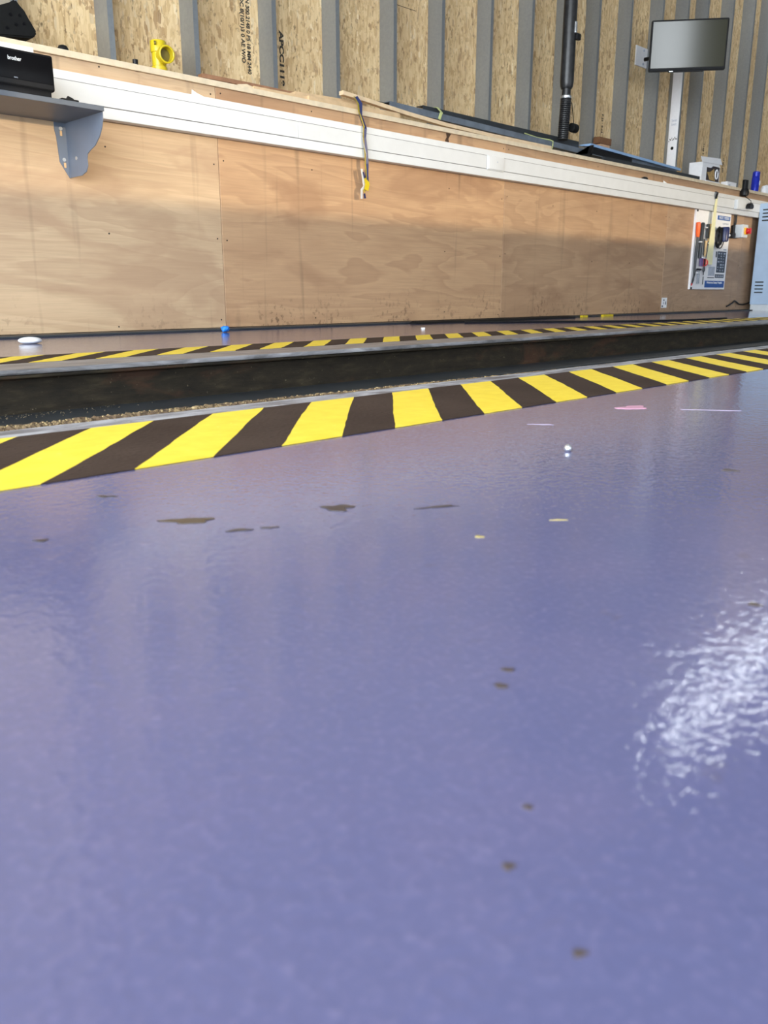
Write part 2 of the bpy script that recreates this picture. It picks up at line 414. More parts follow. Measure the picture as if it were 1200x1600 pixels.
# stencilled lettering on the strand board
def stencil(body, x, z, size, sx, lab, bold=0.0):
    o = text('stencil_marking', body, size, Matrix.Translation((x, YO - .0006, z)) @ Matrix.Rotation(PI / 2, 4, 'Y') @ Matrix.Rotation(PI / 2, 4, 'X'), M['ink'], None, sx, bold)
    return tag(o, lab, 'stencil marking', 'black stencil markings on the strand board')
stencil('OC 8(10/1)3 0 AE W/O', 3.112, 1.62, .034, 1.0, 'left column of small black stencil print on board under fourth stud', .0012)
stencil('EN 300 2148 0 P5 18 MM 2440', 3.150, 1.60, .034, .92, 'right column of small black stencil print beside the fourth stud', .0012)
stencil('APCC1118', 3.385, 1.52, .042, 1.5, 'bold black stencil print right of the fourth stud', .002)
stencil('P 11 · 8 14', 6.925, 1.62, .035, 1.0, 'faint dark stencil print above the small brown box', .001)
stencil('1148 3 EC', 8.905, 1.60, .04, 1.0, 'dark stencil print above the white cardboard box', .001)
stencil('18 EN 300', 9.40, 1.52, .035, 1.0, 'faint stencil print left of the blue can', .001)

# ------------------------------------------------------------------ pit beam, grit and hazard bands
t = thing('pit_beam', 'rusty dark steel channel beam along the far edge of the pit', 'beam', (2.5, 2.3, -.15))
bm = B(); box(bm, XL, XR, 2.300, 2.316, -.124, -.0145); obj('web', bm, M['rust'], t)
bm = B(); box(bm, XL, XR, 2.092, 2.316, -.142, -.124, .004); obj('flange', bm, M['steel2'], t)
bm = B(); box(bm, XL, XR, 2.250, 2.316, -.024, -.0145, .003); obj('flange', bm, M['rust'], t)
rl = random.Random(11)
def lip_h(x, t): return -.010 + max(.001, .0100 - .0054 * (x - .45)) * (.25 + .75 * min(1, t * 1.8))
bm = B(); NX, NY = 620, 6; g_ = []
for i in range(NX + 1):
    x = .1 + 3.0 * i / NX
    g_.append([bm.verts.new((x + rl.uniform(-.001, .001), 1.2535 + .055 * j / NY, lip_h(x, j / NY) + rl.uniform(-.0022, .0022) * (j > 0))) for j in range(NY + 1)])
for i in range(NX):
    for j in range(NY): bm.faces.new((g_[i][j], g_[i + 1][j], g_[i + 1][j + 1], g_[i][j + 1]))
struct('trim_5', bm, M['lip'])
bm = B()
for k in range(520):                     # loose stones on the rough concrete lip
    x = rl.uniform(.35, 2.15)
    rr_ = rl.uniform(.0008, .0021); y = rl.uniform(1.256, 1.305); z = lip_h(x, (y - 1.2535) / .055) + rr_ * .4
    bmesh.ops.create_icosphere(bm, subdivisions=1, radius=rr_, matrix=Matrix.Translation((x, y, z)) @ Matrix.Rotation(rl.uniform(0, 3), 4, (rl.random(), rl.random(), .3)) @ Matrix.Diagonal((1, rl.uniform(.6, 1), rl.uniform(.6, 1), 1)))
o = obj('loose_grit', bm, M['grit']); tag(o, 'yellowish loose grit lying along the near lip of the pit', 'grit', None, 'stuff')
bm = B()
for k in range(130):
    x = rl.triangular(.55, 1.3, .8) if k < 200 else rl.uniform(1.2, 4.0); rr_ = rl.uniform(.001, .0024)
    y = rl.triangular(2.18, 2.299, 2.295); z = -.124 + rr_ * .6 + (rl.random() ** 2 * .014 if y > 2.288 and x < 1.25 else 0)
    bmesh.ops.create_icosphere(bm, subdivisions=1, radius=rr_, matrix=Matrix.Translation((x, y, z)) @ Matrix.Diagonal((1, 1, .7, 1)))
o = obj('beam_rubble', bm, M['rubble']); tag(o, 'small stones and dirt caught on the lower flange of the beam', 'rubble', None, 'stuff')

def hazard(name, y0, y1, x0, per, w, sh, n0, n1, z, lab, jit):
    """one painted band, a face per diagonal stripe, with slightly brushed edges"""
    bm = B(); S = 14
    rnd = random.Random(3 + int(y0 * 10))
    cuts = []
    for n in range(n0, n1):
        for k in range(2):
            xs = x0 + per * n + (w if k else 0)
            cuts.append([(xs + sh * j / S + rnd.uniform(-jit, jit) + .0012 * math.sin(j * .5 + n), y0 + (y1 - y0) * j / S) for j in range(S + 1)])
    vs = [[bm.verts.new((x, y, z)) for x, y in c] for c in cuts]
    for i in range(len(vs) - 1):
        for j in range(S):
            f = bm.faces.new((vs[i][j], vs[i + 1][j], vs[i + 1][j + 1], vs[i][j + 1])); f.material_index = 0 if i % 2 == 0 else 1
    o = obj(name, bm, [M['yellow'], M['band']])
    for p in o.data.polygons:
        pass
    sol = o.modifiers.new('thickness', 'SOLIDIFY'); sol.thickness = .0009; sol.offset = -1
    return tag(o, lab, 'hazard stripe', 'yellow and black warning bands beside the pit')
hazard('hazard_stripe', .868, 1.186, .459, .2143, .107, .317, -14, 40, .0014, 'near band of yellow and black diagonal stripes in front of the pit', .0012)
hazard('hazard_stripe', 2.452, 2.712, .992, .2060, .100, .268, -14, 50, .0014, 'far band of yellow and black diagonal stripes beyond the pit beam', .002)

# ------------------------------------------------------------------ trunking along the wall
t = thing('cable_trunking', 'long white plastic cable trunking running along the plywood wall', 'trunking', (5, YW, .963))
bm = B(); box(bm, .2, 10.6, YW - .058, YW - .001, .963, 1.136, .006); obj('body', bm, M['white'], t, 40)
for x0, x1 in ((.2, 3.15), (3.152, 4.80), (4.995, 8.81), (9.10, 10.6)):
    bm = B(); box(bm, x0, x1, YW - .0625, YW - .055, 1.0135, 1.0965, .0015); obj('lid', bm, M['white'], t)
for z in (1.098, 1.012):
    bm = B(); box(bm, .2, 10.6, YW - .0592, YW - .057, z - .0012, z + .0012); obj('seam', bm, M['groove'], t)
t = thing('blank_plate', 'white blank plate set in the trunking, halfway along the wall', 'wall plate', (4.9, YW - .06, 1.05))
bm = B(); box(bm, 4.803, 4.992, YW - .066, YW - .0585, 1.006, 1.101, .004); obj('plate', bm, M['white'], t, 40)
bm = B(); box(bm, 4.812, 4.982, YW - .074, YW - .066, 1.012, 1.094, .004); obj('cover', bm, M['white'], t, 40)
bm = B(); cyl(bm, (4.905, YW - .0755, 1.062), (4.905, YW - .0738, 1.062), .005); obj('screw', bm, M['greyp'], t)
t = thing('socket_plate', 'white socket box on the trunking with a black plug in it', 'socket', (8.95, YW - .06, 1.05))
bm = B(); box(bm, 8.815, 9.095, YW - .095, YW - .0585, 1.008, 1.100, .006); obj('box', bm, M['white'], t, 40)
bm = B(); box(bm, 8.83, 9.08, YW - .100, YW - .095, 1.016, 1.092, .004); obj('faceplate', bm, M['white'], t, 40)

def scrap(label, pts, y, th=.0015):
    bm = B(); prism(bm, [(x, y, z) for x, z in pts], (0, th, 0)); return tag(obj('paper_scrap', bm, M['paper']), label, 'paper scrap', 'white paper scraps')
scrap('larger torn white paper tucked behind the trunking near first seam', [(2.513, 1.12), (2.517, 1.168), (2.545, 1.156), (2.62, 1.136), (2.62, 1.12)], YW - .012)
scrap('tiny white paper corner sticking up behind trunking below the blue-topped channel', [(7.39, 1.13), (7.40, 1.163), (7.50, 1.136), (7.50, 1.13)], YW - .012)

# ------------------------------------------------------------------ shelf, bracket, printer
t = thing('wall_shelf', 'blue-grey painted shelf with a curved bracket under the black printer', 'shelf', (1.4, 3.87, .93))
bm = B(); box(bm, .62, 1.852, 3.520, 3.884, .930, .950, .002); obj('shelf_board', bm, M['shelf'], t)
def bracket(xg, name='bracket'):
    X = xg; poly = [(3.8875 - .002, .9295), (3.532, .9295), (3.535, .90), (3.548, .868), (3.575, .838), (3.62, .808), (3.672, .792), (3.696, .782), (3.704, .765), (3.702, .735), (3.72, .712), (3.765, .700), (3.886, .700)]
    bm = B(); prism(bm, [(X, y, z) for y, z in poly], (.004, 0, 0)); 
    fl = [(X - .052, .9295), (X - .052, .90), (X - .046, .87), (X - .042, .80), (X - .040, .765), (X, .700), (X + .003, .700), (X + .003, .9295)]
    prism(bm, [(a, YW - .005, z) for a, z in fl], (0, .004, 0))
    br = obj(name, bm, M['bracket'], t)
    for (sx, sz) in ((X - .024, .905), (X - .020, .775)):
        b = B(); cyl(b, (sx, YW - .0085, sz), (sx, YW - .005, sz), .008, n=14); obj('screw', b, M['zinc'], br)
    for (sx, sz) in ((X - .024, .885), (X - .018, .752)):
        b = B(); box(b, sx - .005, sx + .005, YW - .0062, YW - .0045, sz - .011, sz + .011, .003); obj('slot', b, M['pale'], br)
    b = B(); cyl(b, (X - .003, 3.80, .775), (X + .001, 3.80, .775), .008, n=14); obj('screw', b, M['zinc'], br)
    return br
bracket(1.848); bracket(.80)

t = thing('printer', 'black desktop printer standing on the blue-grey shelf', 'printer', (1.45, 3.68, .9505))
bm = B(); box(bm, 1.17, 1.655, 3.535, 3.80, .975, 1.108, .010, 3); obj('body', bm, M['black'], t, 40)
bm = B(); box(bm, 1.19, 1.640, 3.540, 3.80, .9505, .977, .004); obj('base', bm, M['black'], t, 40)
bm = B(); box(bm, 1.18, 1.648, 3.5335, 3.537, .999, 1.100, .002); obj('front_panel', bm, M['gloss'], t, 40)
bm = B(); box(bm, 1.19, 1.635, 3.538, 3.541, .9735, .9770); obj('paper_slot', bm, M['gloss'], t)
bm = B(); box(bm, 1.20, 1.610, 3.60, 3.79, 1.106, 1.141, .004); obj('paper_tray', bm, M['paper'], t)
text('logo', 'brother', .021, facing_front(1.500, 3.5325, 1.072), M['print_white'], t, .80, .0)
text('model_number', 'DCP-J', .006, facing_front(1.499, 3.5325, 1.005), M['greyp'], t, 1.0)
bm = B(); tube(bm, [(1.672, 3.62, .953), (1.69, 3.60, .958), (1.70, 3.58, .963), (1.715, 3.56, .958)], .004)
box(bm, 1.69, 1.765, 3.56, 3.60, .9505, .966, .006); prism(bm, [(1.70, 3.555, .951), (1.715, 3.555, .974), (1.735, 3.555, .968), (1.755, 3.555, .951)], (0, .006, 0))
tag(obj('cable_clip', bm, M['black']), 'small black plastic cable clip on shelf end beside the printer', 'clip')

# ------------------------------------------------------------------ things on the ledge
LZ = 1.2325
rot = Matrix.Rotation(math.radians(-9), 3, 'Y')
t = thing('speaker_box', 'black angular box leaning on the ledge at the top left', 'box', (1.62, 4.0, LZ))
bm = B(); prism(bm, [(1.45, 3.95, LZ), (1.773, 3.95, 1.272), (1.791, 3.95, 1.297), (1.742, 3.95, 1.372), (1.708, 3.95, 1.412), (1.66, 3.95, 1.376), (1.45, 3.95, 1.30)], (0, .16, 0))
bmesh.ops.bevel(bm, geom=list(bm.edges), offset=.006, segments=2, affect='EDGES'); obj('cabinet', bm, M['blackm'], t)
for (x, z) in ((1.68, 1.345), (1.70, 1.31), (1.72, 1.35), (1.66, 1.29), (1.735, 1.32)):
    bm = B(); cyl(bm, (x, 3.9485, z), (x, 3.951, z), .007, n=10); obj('vent_hole', bm, M['gloss'], t)

bm = B(); lathe(bm, (1.892, 3.93, LZ), (1.892, 3.93, 2), [(0, .024), (.014, .024), (.026, .018), (.031, .004)]); tag(obj('bottle_cap', bm, M['black'], None, 50), 'small black domed cap on the ledge left of the yellow fitting', 'cap')
bm = B(); box(bm, 2.075, 2.11, 3.93, 3.96, LZ, LZ + .012, .003); tag(obj('plastic_offcut', bm, M['blackm']), 'tiny black plastic offcut on the ledge by the second stud', 'offcut')
bm = B(); cyl(bm, (2.258, 3.95, LZ), (2.258, 3.95, 1.27), .013); tag(obj('rubber_plug', bm, M['black'], None, 40), 'small black rubber plug on ledge just left of the yellow fitting', 'plug')

# yellow pipe tee
t = thing('pipe_tee', 'bright yellow plastic pipe tee fitting standing on the ledge', 'pipe fitting', (2.445, 4.05, LZ))
ax0 = (2.448, 4.05, LZ)
bm = B(); lathe(bm, ax0, (2.445, 4.05, 2), [(0, .030), (0, .039), (.052, .039), (.055, .034), (.115, .034), (.118, .039), (.166, .040), (.170, .037), (.170, .030)]); obj('body', bm, M['yplastic'], t, 40)
d0 = Vector((2.452, 4.035, 1.333)); d1 = Vector((2.444, 3.966, 1.329))
u = (d1 - d0).normalized(); L = (d1 - d0).length
bm = B(); lathe(bm, d0, d1, [(0, .032), (L * .5, .033), (L * .52, .040), (L, .041), (L + .002, .036), (L, .033), (L * .3, .031)], 28); obj('branch', bm, M['yplastic'], t, 40)
bm = B(); cyl(bm, d0 + u * L * .35, d0 + u * L * .45, .0315, n=24); obj('bore', bm, M['yin'], t)
bm = B(); cyl(bm, (2.410, 4.025, 1.385), (2.418, 4.02, 1.385), .009, n=12); obj('plug', bm, M['yin'], t)

# timber offcuts
def strip(name, pts, hw, ht, m, lab, cat='timber offcut', group='timber offcuts on the ledge'):
    bm = B(); tube(bm, pts, 0, flat=(hw, ht)); return tag(obj(name, bm, m), lab, cat, group)
strip('timber_batten', [(2.715, 4.095, 1.296), (3.01, 4.085, 1.296), (3.36, 4.085, 1.294), (3.66, 4.085, 1.285)], (0, .022, 0), (0, 0, .010), M['offcut'], 'red-brown thin batten leaning along ledge left of striped tape')
strip('timber_block', [(2.94, 3.96, 1.245), (3.28, 3.955, 1.246), (3.34, 3.95, 1.246)], (0, .030, 0), (0, 0, .0125), M['pale'], 'short pale wood strip under the red-brown batten')
strip('timber_block', [(3.275, 4.02, 1.277), (3.5, 4.0, 1.280), (3.80, 3.99, 1.285)], (0, .030, 0), (0, 0, .014), M['pale'], 'pale pine slat end just left of the striped tape')
strip('timber_block', [(3.30, 3.93, 1.247), (3.6, 3.925, 1.249), (4.02, 3.92, 1.250)], (0, .024, 0), (0, 0, .014), M['pale'], 'flat pine slat lying under the bent lath by the striped tape')
strip('timber_lath', [(3.55, 3.915, 1.312), (3.78, 3.912, 1.296), (4.1, 3.910, 1.272), (4.45, 3.908, 1.254), (4.9, 3.906, 1.246), (5.35, 3.906, 1.245), (5.65, 3.906, 1.245)], (0, .018, 0), (0, 0, .011), M['lath'], 'long bent pale lath in front of the steel lengths')
bm = B(); prism(bm, [(2.86, 3.94, LZ), (2.84, 3.94, 1.252), (2.90, 3.94, 1.262), (2.95, 3.94, 1.252), (2.99, 3.94, LZ)], (0, .05, 0)); tag(obj('wood_splinter', bm, M['cap']), 'small splintered pale wood chunk at left end of short strip', 'wood chunk')
bm = B(); box(bm, 5.19, 5.205, 3.90, 3.93, LZ, LZ + .03); tag(obj('steel_clip', bm, M['steel2']), 'small dark clip standing on the ledge under the steel lengths', 'clip')

# bundle of steel lengths
def chan(p0, p1, h, d, m, lab, wall=.004):
    pr = [(0, 0), (0, h), (d, h), (d, h - wall), (wall, h - wall), (wall, wall), (d, wall), (d, 0)]
    bm = B(); beam(bm, p0, p1, pr); return tag(obj('steel_channel', bm, m), lab, 'steel channel', 'steel lengths lying on the ledge')
chan((3.98, 3.945, 1.298), (6.22, 3.955, 1.264), .038, .045, M['steel'], 'front grey steel channel in the tied bundle on the ledge')
chan((4.35, 4.005, 1.310), (6.22, 4.02, 1.306), .062, .06, M['steel2'], 'rear dark steel channel in the tied bundle on the ledge')
bm = B(); beam(bm, (3.80, 3.985, 1.318), (4.42, 4.0, 1.318), [(0, 0), (0, .014), (.05, .014), (.05, 0)]); tag(obj('flat_bar', bm, M['black']), 'thin black flat bar end poking out behind the striped tape', 'steel bar', 'steel lengths lying on the ledge')
bm = B(); tube(bm, [(4.435, 3.9405, 1.290), (4.452, 3.9395, 1.326), (4.462, 3.945, 1.3365), (4.480, 4.0, 1.3765), (4.486, 4.07, 1.3768)], 0, flat=((.012, 0, 0), (0, .0014, .001)))
tag(obj('bundle_tie', bm, M['tie']), 'leftmost green-yellow tie wrapped round the steel bundle', 'tie', 'green-yellow ties on the steel bundle')
bm = B(); tube(bm, [(5.70, 3.930, 1.235), (5.735, 3.938, 1.262), (5.745, 3.944, 1.285), (5.75, 3.946, 1.308), (5.72, 3.955, 1.315), (5.60, 3.99, 1.322), (5.45, 3.995, 1.335)], .0035, 6)
tag(obj('bundle_tie', bm, M['tie']), 'thin knotted green-yellow tie at right end of steel bundle', 'tie', 'green-yellow ties on the steel bundle')
# blue topped channel on the right
t = thing('lined_channel', 'grey steel channel with pale blue top edge right of the duct', 'steel channel', (7, 3.96, 1.24), 'steel lengths lying on the ledge')
a, c = (6.25, 3.925, 1.268), (7.84, 3.945, 1.232)
bm = B(); beam(bm, a, c, [(.04, 0), (.04, .062), (.046, .062), (.046, 0)]); beam(bm, a, c, [(0, 0), (0, .005), (.1, .005), (.1, 0)]); obj('web', bm, M['steel'], t)
bm = B(); beam(bm, a, c, [(.0, .060), (.0, .080), (.11, .080), (.11, .074), (.006, .060)]); obj('flange', bm, M['blue_film'], t)
bm = B(); beam(bm, (6.25, 3.925, 1.268), (6.95, 3.93, 1.252), [(.02, .006), (.02, .058), (.038, .058), (.038, .006)]); obj('liner', bm, M['black'], t)
bm = B(); prism(bm, [(6.25, 3.90, 1.333), (6.25, 3.90, 1.272), (6.02, 3.90, 1.236), (6.20, 3.90, 1.236)], (0, .035, 0)); obj('end_lip', bm, M['black'], t)
bm = B(); beam(bm, (6.4, 3.882, 1.2325), (8.12, 3.886, 1.2325), [(0, 0), (0, .028), (.034, .028), (.034, 0)]); tag(obj('steel_bar', bm, M['steel2']), 'dark grey bar lying beneath the blue-topped channel', 'steel bar', 'steel lengths lying on the ledge')
bm = B(); lathe(bm, (7.03, YW - .025, 1.136), (7.03, YW - .025, 2), [(0, .030), (.010, .030), (.020, .022), (.025, .006)]); tag(obj('grommet', bm, M['black'], None, 50), 'black round grommet on top edge of trunking below the blue-topped channel', 'grommet')

# boxes
t = thing('carton', 'small brown cardboard carton behind the blue-topped channel', 'box', (6.67, 4.08, LZ))
bm = B(); box(bm, 6.575, 6.765, 4.05, 4.11, 1.40, 1.452, .003); obj('lid', bm, M['brown'], t)
bm = B(); box(bm, 6.60, 6.75, 4.055, 4.108, LZ, 1.40, .003); obj('body', bm, M['tan'], t)
bm = B(); box(bm, 6.80, 7.02, 4.10, 4.117, LZ, 1.375, .002); tag(obj('cardboard_piece', bm, M['brown']), 'flat brown cardboard piece right of the small carton', 'cardboard')

t = thing('open_box', 'white cardboard box with a cut-out window standing on the ledge', 'box', (8.4, 3.98, LZ))
bm = B(); prism(bm, [(8.27, 3.94, LZ), (8.27, 3.94, 1.43), (8.62, 3.94, 1.432), (8.665, 3.94, 1.395), (8.50, 3.94, 1.395), (8.46, 3.94, 1.375), (8.365, 3.94, 1.375), (8.365, 3.94, LZ)], (0, .003, 0))
box(bm, 8.27, 8.273, 3.943, 4.075, LZ, 1.415); box(bm, 8.662, 8.665, 3.943, 4.075, LZ, 1.39); obj('body', bm, M['card'], t)
bm = B(); box(bm, 8.36, 8.660, 3.9445, 3.949, LZ, 1.402); obj('inner_print', bm, M['cardin'], t)
bm = B(); prism(bm, [(8.45, 3.941, 1.265), (8.39, 3.941, 1.33), (8.46, 3.941, 1.34), (8.53, 3.941, 1.37), (8.55, 3.941, 1.30), (8.57, 3.941, 1.26)], (0, .0035, 0)); obj('picture', bm, M['gold'], t)
bm = B(); tube(bm, [(8.585 + .028 * math.cos(a), 3.936, 1.325 + .042 * math.sin(a)) for a in [i * PI / 8 for i in range(17)]], .006, 6); obj('handle', bm, M['card'], t)
bm = B(); box(bm, 8.34, 8.66, 3.925, 3.98, LZ, LZ + .020, .004); obj('flap', bm, M['card'], t)
bm = B(); prism(bm, [(8.24, 3.93, 1.41), (8.20, 3.93, 1.455), (8.63, 3.93, 1.474), (8.68, 3.93, 1.42)], (0, .003, 0)); obj('flap', bm, M['card'], t)
t = thing('small_box', 'little white carton lying on the ledge right of the window box', 'box', (8.93, 3.95, LZ))
bm = B(); box(bm, 8.84, 9.055, 3.93, 4.0, LZ, 1.284, .003); obj('body', bm, M['card'], t)
bm = B(); box(bm, 8.865, 8.905, 3.9285, 3.931, LZ + .008, LZ + .026, .003); obj('print', bm, M['greyp'], t)

t = thing('spray_can', 'bright blue spray can standing on the ledge at the right', 'can', (9.63, 3.97, LZ))
bm = B(); lathe(bm, (9.615, 3.97, LZ), (9.64, 3.97, 2), [(0, .037), (.004, .041), (.155, .041), (.162, .036), (.166, .038)]); obj('body', bm, M['blue'], t, 40)
bm = B(); lathe(bm, (9.622, 3.97, LZ + .166), (9.64, 3.97, 2), [(0, .039), (.045, .038), (.053, .030), (.056, .01)]); obj('cap', bm, M['blue'], t, 40)
bm = B(); box(bm, 9.625, 9.65, 3.929, 3.934, LZ + .075, LZ + .125, .004); obj('label', bm, M['paper'], t)
bm = B(); bmesh.ops.create_icosphere(bm, subdivisions=3, radius=1)
for v in bm.verts: v.co = Vector((9.86 + v.co.x * .09, 3.95 + v.co.y * .045, LZ + .034 + max(-.034, v.co.z * .06 * (1 + .25 * math.sin(v.co.x * 7)))))
tag(obj('white_cloth', bm, M['paper'], None, 60), 'crumpled white cloth on the ledge at the right edge', 'cloth')

# handset and plug with cord
t = thing('radio_handset', 'black handset hooked over the ledge front beside the blue can', 'handset', (9.09, 3.84, 1.14))
bm = B(); box(bm, 9.055, 9.125, 3.835, 3.872, 1.205, 1.312, .008, 3); obj('aerial_end', bm, M['black'], t, 50)
bm = B(); lathe(bm, (9.085, 3.852, 1.148), (9.09, 3.852, 2), [(0, .02), (.012, .042), (.045, .047), (.075, .036)], 18); obj('body', bm, M['black'], t, 50)
t = thing('power_plug', 'black power plug in the white socket below the handset', 'plug', (9.03, YW - .12, 1.05))
bm = B(); prism(bm, [(8.995, YW - .145, 1.022), (9.095, YW - .145, 1.022), (9.10, YW - .145, 1.055), (9.06, YW - .145, 1.080), (9.02, YW - .145, 1.072), (8.995, YW - .145, 1.045)], (0, .044, 0)); bmesh.ops.bevel(bm, geom=list(bm.edges), offset=.005, segments=2, affect='EDGES'); obj('body', bm, M['black'], t)
bm = B(); tube(bm, [(9.055, YW - .125, 1.075), (9.07, YW - .12, 1.10), (9.06, YW - .09, 1.125), (9.075, YW - .05, 1.149)], .004, 6); obj('cord', bm, M['black'], t)

# ------------------------------------------------------------------ striped tape hanging over the ledge
t = thing('striped_tape', 'twisted yellow, navy and white tape hanging down over the trunking', 'tape', (3.64, 3.80, 1.0))
ty = YW - .072
bm = B(); tube(bm, [(3.628, 3.885, 1.300), (3.640, 3.866, 1.262), (3.645, 3.862, 1.215), (3.640, ty, 1.13), (3.638, ty, 1.06), (3.650, ty, .985), (3.652, ty, .92), (3.670, ty + .01, .86), (3.668, ty + .02, .80), (3.652, ty + .02, .775)], 0, flat=((.015, .006, 0), (.001, .0015, 0))); obj('yellow_strand', bm, M['yplastic'], t)
bm = B(); tube(bm, [(3.636, 3.88, 1.300), (3.655, 3.862, 1.262), (3.650, 3.86, 1.20), (3.642, ty - .004, 1.12), (3.636, ty - .004, 1.07), (3.648, ty - .004, 1.0), (3.655, ty - .004, .93), (3.662, ty + .006, .87), (3.676, ty + .016, .815), (3.682, ty + .02, .80)], 0, flat=((.009, -.005, 0), (.001, .0015, 0))); obj('navy_strand', bm, M['navy'], t)
bm = B(); tube(bm, [(3.622, ty - .002, 1.075), (3.630, ty - .006, 1.03), (3.648, ty - .006, .985), (3.662, ty, .93), (3.672, ty + .01, .87), (3.676, ty + .018, .83)], 0, flat=((.005, .003, 0), (.001, .0015, 0))); obj('white_strand', bm, M['paper'], t)
bm = B(); tube(bm, [(3.625, ty + .01, .90), (3.628, ty + .006, .87), (3.640, ty + .01, .83), (3.650, ty + .014, .805), (3.630, ty + .016, .785), (3.632, ty + .018, .735)], 0, flat=((.014, .005, 0), (.001, .0015, 0))); obj('white_end', bm, M['paper'], t)
bm = B(); tube(bm, [(3.634, ty + .006, .885), (3.642, ty + .002, .85)], 0, flat=((.005, 0, 0), (.001, .0015, 0))); tube(bm, [(3.644, ty + .008, .765), (3.650, ty + .008, .738)], 0, flat=((.008, 0, 0), (.001, .0015, 0))); obj('navy_end', bm, M['navy'], t)
bm = B(); tube(bm, [(3.662, ty + .012, .855), (3.668, ty + .006, .82), (3.660, ty + .008, .785)], 0, flat=((.018, 0, 0), (.001, .0015, 0))); obj('yellow_end', bm, M['yplastic'], t)

# ------------------------------------------------------------------ exhaust duct
t = thing('exhaust_duct', 'black exhaust extraction duct hanging in front of the studs', 'duct', (5.923, 3.965, 1.354))
A = Vector((5.923, 3.965, 0))
bm = B(); lathe(bm, A + Vector((0, 0, 1.70)), A + Vector((0, 0, 5)), [(0, .040), (.016, .048), (.05, .052), (.7, .050), (1.4, .050), (3.09, .050)], 26); obj('upper_tube', bm, M['hose'], t, 50)
bm = B(); lathe(bm, A + Vector((0, 0, 1.64)), A + Vector((0, 0, 5)), [(0, .034), (.062, .033)], 22); obj('neck', bm, M['hose'], t, 50)
bm = B(); lathe(bm, A + Vector((0, 0, 1.632)), A + Vector((0, 0, 5)), [(0, .039), (.005, .041), (.018, .041), (.022, .036)], 22); obj('hose_clamp', bm, M['zinc'], t, 40)
bm = B(); pr = []
z = 0.0
while z < .293: pr += [(z, .036), (z + .005, .042), (z + .011, .042)]; z += .015
lathe(bm, A + Vector((-.016, 0, 1.336)), A + Vector((0, 0, 1.64)), pr, 22); obj('hose', bm, M['hose'], t, 25)
bm = B(); tube(bm, [A + Vector((.040, -.005, 1.655)), A + Vector((.055, -.02, 1.60)), A + Vector((.075, -.02, 1.53)), A + Vector((.095, -.02, 1.46))], .003, 6); obj('chain', bm, M['blackm'], t)
bm = B(); lathe(bm, A + Vector((.055, -.02, 1.435)), A + Vector((.16, -.02, 1.43)), [(0, .026), (.006, .033), (.07, .033), (.076, .028)], 20); obj('stopper', bm, M['blackm'], t, 40)
bm = B(); box(bm, A.x - .010, A.x + .012, A.y - .062, A.y - .048, 2.075, 2.155, .006); obj('latch', bm, M['zinc'], t)
bm = B(); box(bm, A.x - .004, A.x + .050, A.y - .075, A.y - .045, 2.03, 2.075, .008); obj('latch_lever', bm, M['black'], t)

# ------------------------------------------------------------------ white plate on stud and monitor
t = thing('stud_plate', 'tall white plate fixed on the stud below the monitor', 'plate', (8.07, 4.17, LZ))
bm = B(); box(bm, 8.066, 8.0745, 4.122, 4.214, LZ + .002, 2.32, .001); obj('plate', bm, M['card'], t)
R90 = lambda x, y, z: Matrix.Translation((x, y, z)) @ Matrix.Rotation(-PI / 2, 4, 'Z') @ Matrix.Rotation(PI / 2, 4, 'X')
bm = B(); cyl(bm, (8.0652, 4.166, 1.535), (8.0665, 4.166, 1.535), .015); obj('hole', bm, M['blackm'], t)
text('handwriting', 'Seat\nbelt', .034, R90(8.0658, 4.166, 1.765), M['greyp'], t, 1.0)
bm = B()
for k in range(9):
    yy = 4.205 - .078 * k / 8; zz = 1.615 + random.uniform(-.015, .015); box(bm, 8.0655, 8.0662, yy - random.uniform(.002, .006), yy + .003, zz - .006, zz + random.uniform(.0, .012))
obj('scuff', bm, M['ink'], t)

def rbox(bm, L, R, y0, y1, z0, z1, bev=0.0, s0=0.0, s1=1.0):
    """box along the line L->R (plan), y0..y1 = depth behind the front, s0..s1 along the line"""
    L, R = Vector((L[0], L[1], 0)), Vector((R[0], R[1], 0)); d = R - L; n = Vector((-d.y, d.x, 0)).normalized()
    if n.x < 0: n = -n
    poly = [L + d * s0 + n * y0, L + d * s1 + n * y0, L + d * s1 + n * y1, L + d * s0 + n * y1]
    bb = B(); prism(bb, [(p.x, p.y, z0) for p in poly], (0, 0, z1 - z0))
    if bev: bmesh.ops.bevel(bb, geom=list(bb.edges), offset=bev, segments=2, affect='EDGES')
    me = bpy.data.meshes.new('tmp'); bb.to_mesh(me); bb.free(); bm.from_mesh(me); bpy.data.meshes.remove(me); return bm
ML, MR = (7.010, 3.890), (7.385, 3.400)
zb, zt = 1.985, 2.372
t = thing('monitor', 'flat black-framed monitor turned toward the room on a wall arm', 'monitor', (7.25, 3.7, 1.99))
bm = B(); rbox(bm, ML, MR, 0, .035, zb, zt, .006); obj('casing', bm, M['bezel'], t)
bm = B(); rbox(bm, ML, MR, -.0015, .002, zb + .024, zt - .014, 0, .022, .978); obj('screen', bm, M['screen'], t)
bm = B(); rbox(bm, ML, MR, -.004, .012, zb - .010, zb + .002, .002, .26, .72); obj('sensor_bar', bm, M['bezel'], t)
bm = B(); rbox(bm, ML, MR, -.006, .004, zb - .007, zb - .001, 0, .27, .32); obj('badge', bm, M['zinc'], t)
bm = B(); rbox(bm, ML, MR, .035, .065, 2.08, 2.28, .004, .32, .68)
tube(bm, [(7.32, 3.72, 2.18), (7.42, 3.90, 2.18), (7.36, 4.05, 2.18), (7.36, 4.13, 2.18)], .016, 10); obj('wall_arm', bm, M['black'], t)
t = thing('bracket_plate', 'small white fixing plate on strand board left of the monitor', 'plate', (7.3, 4.2, 2.19))
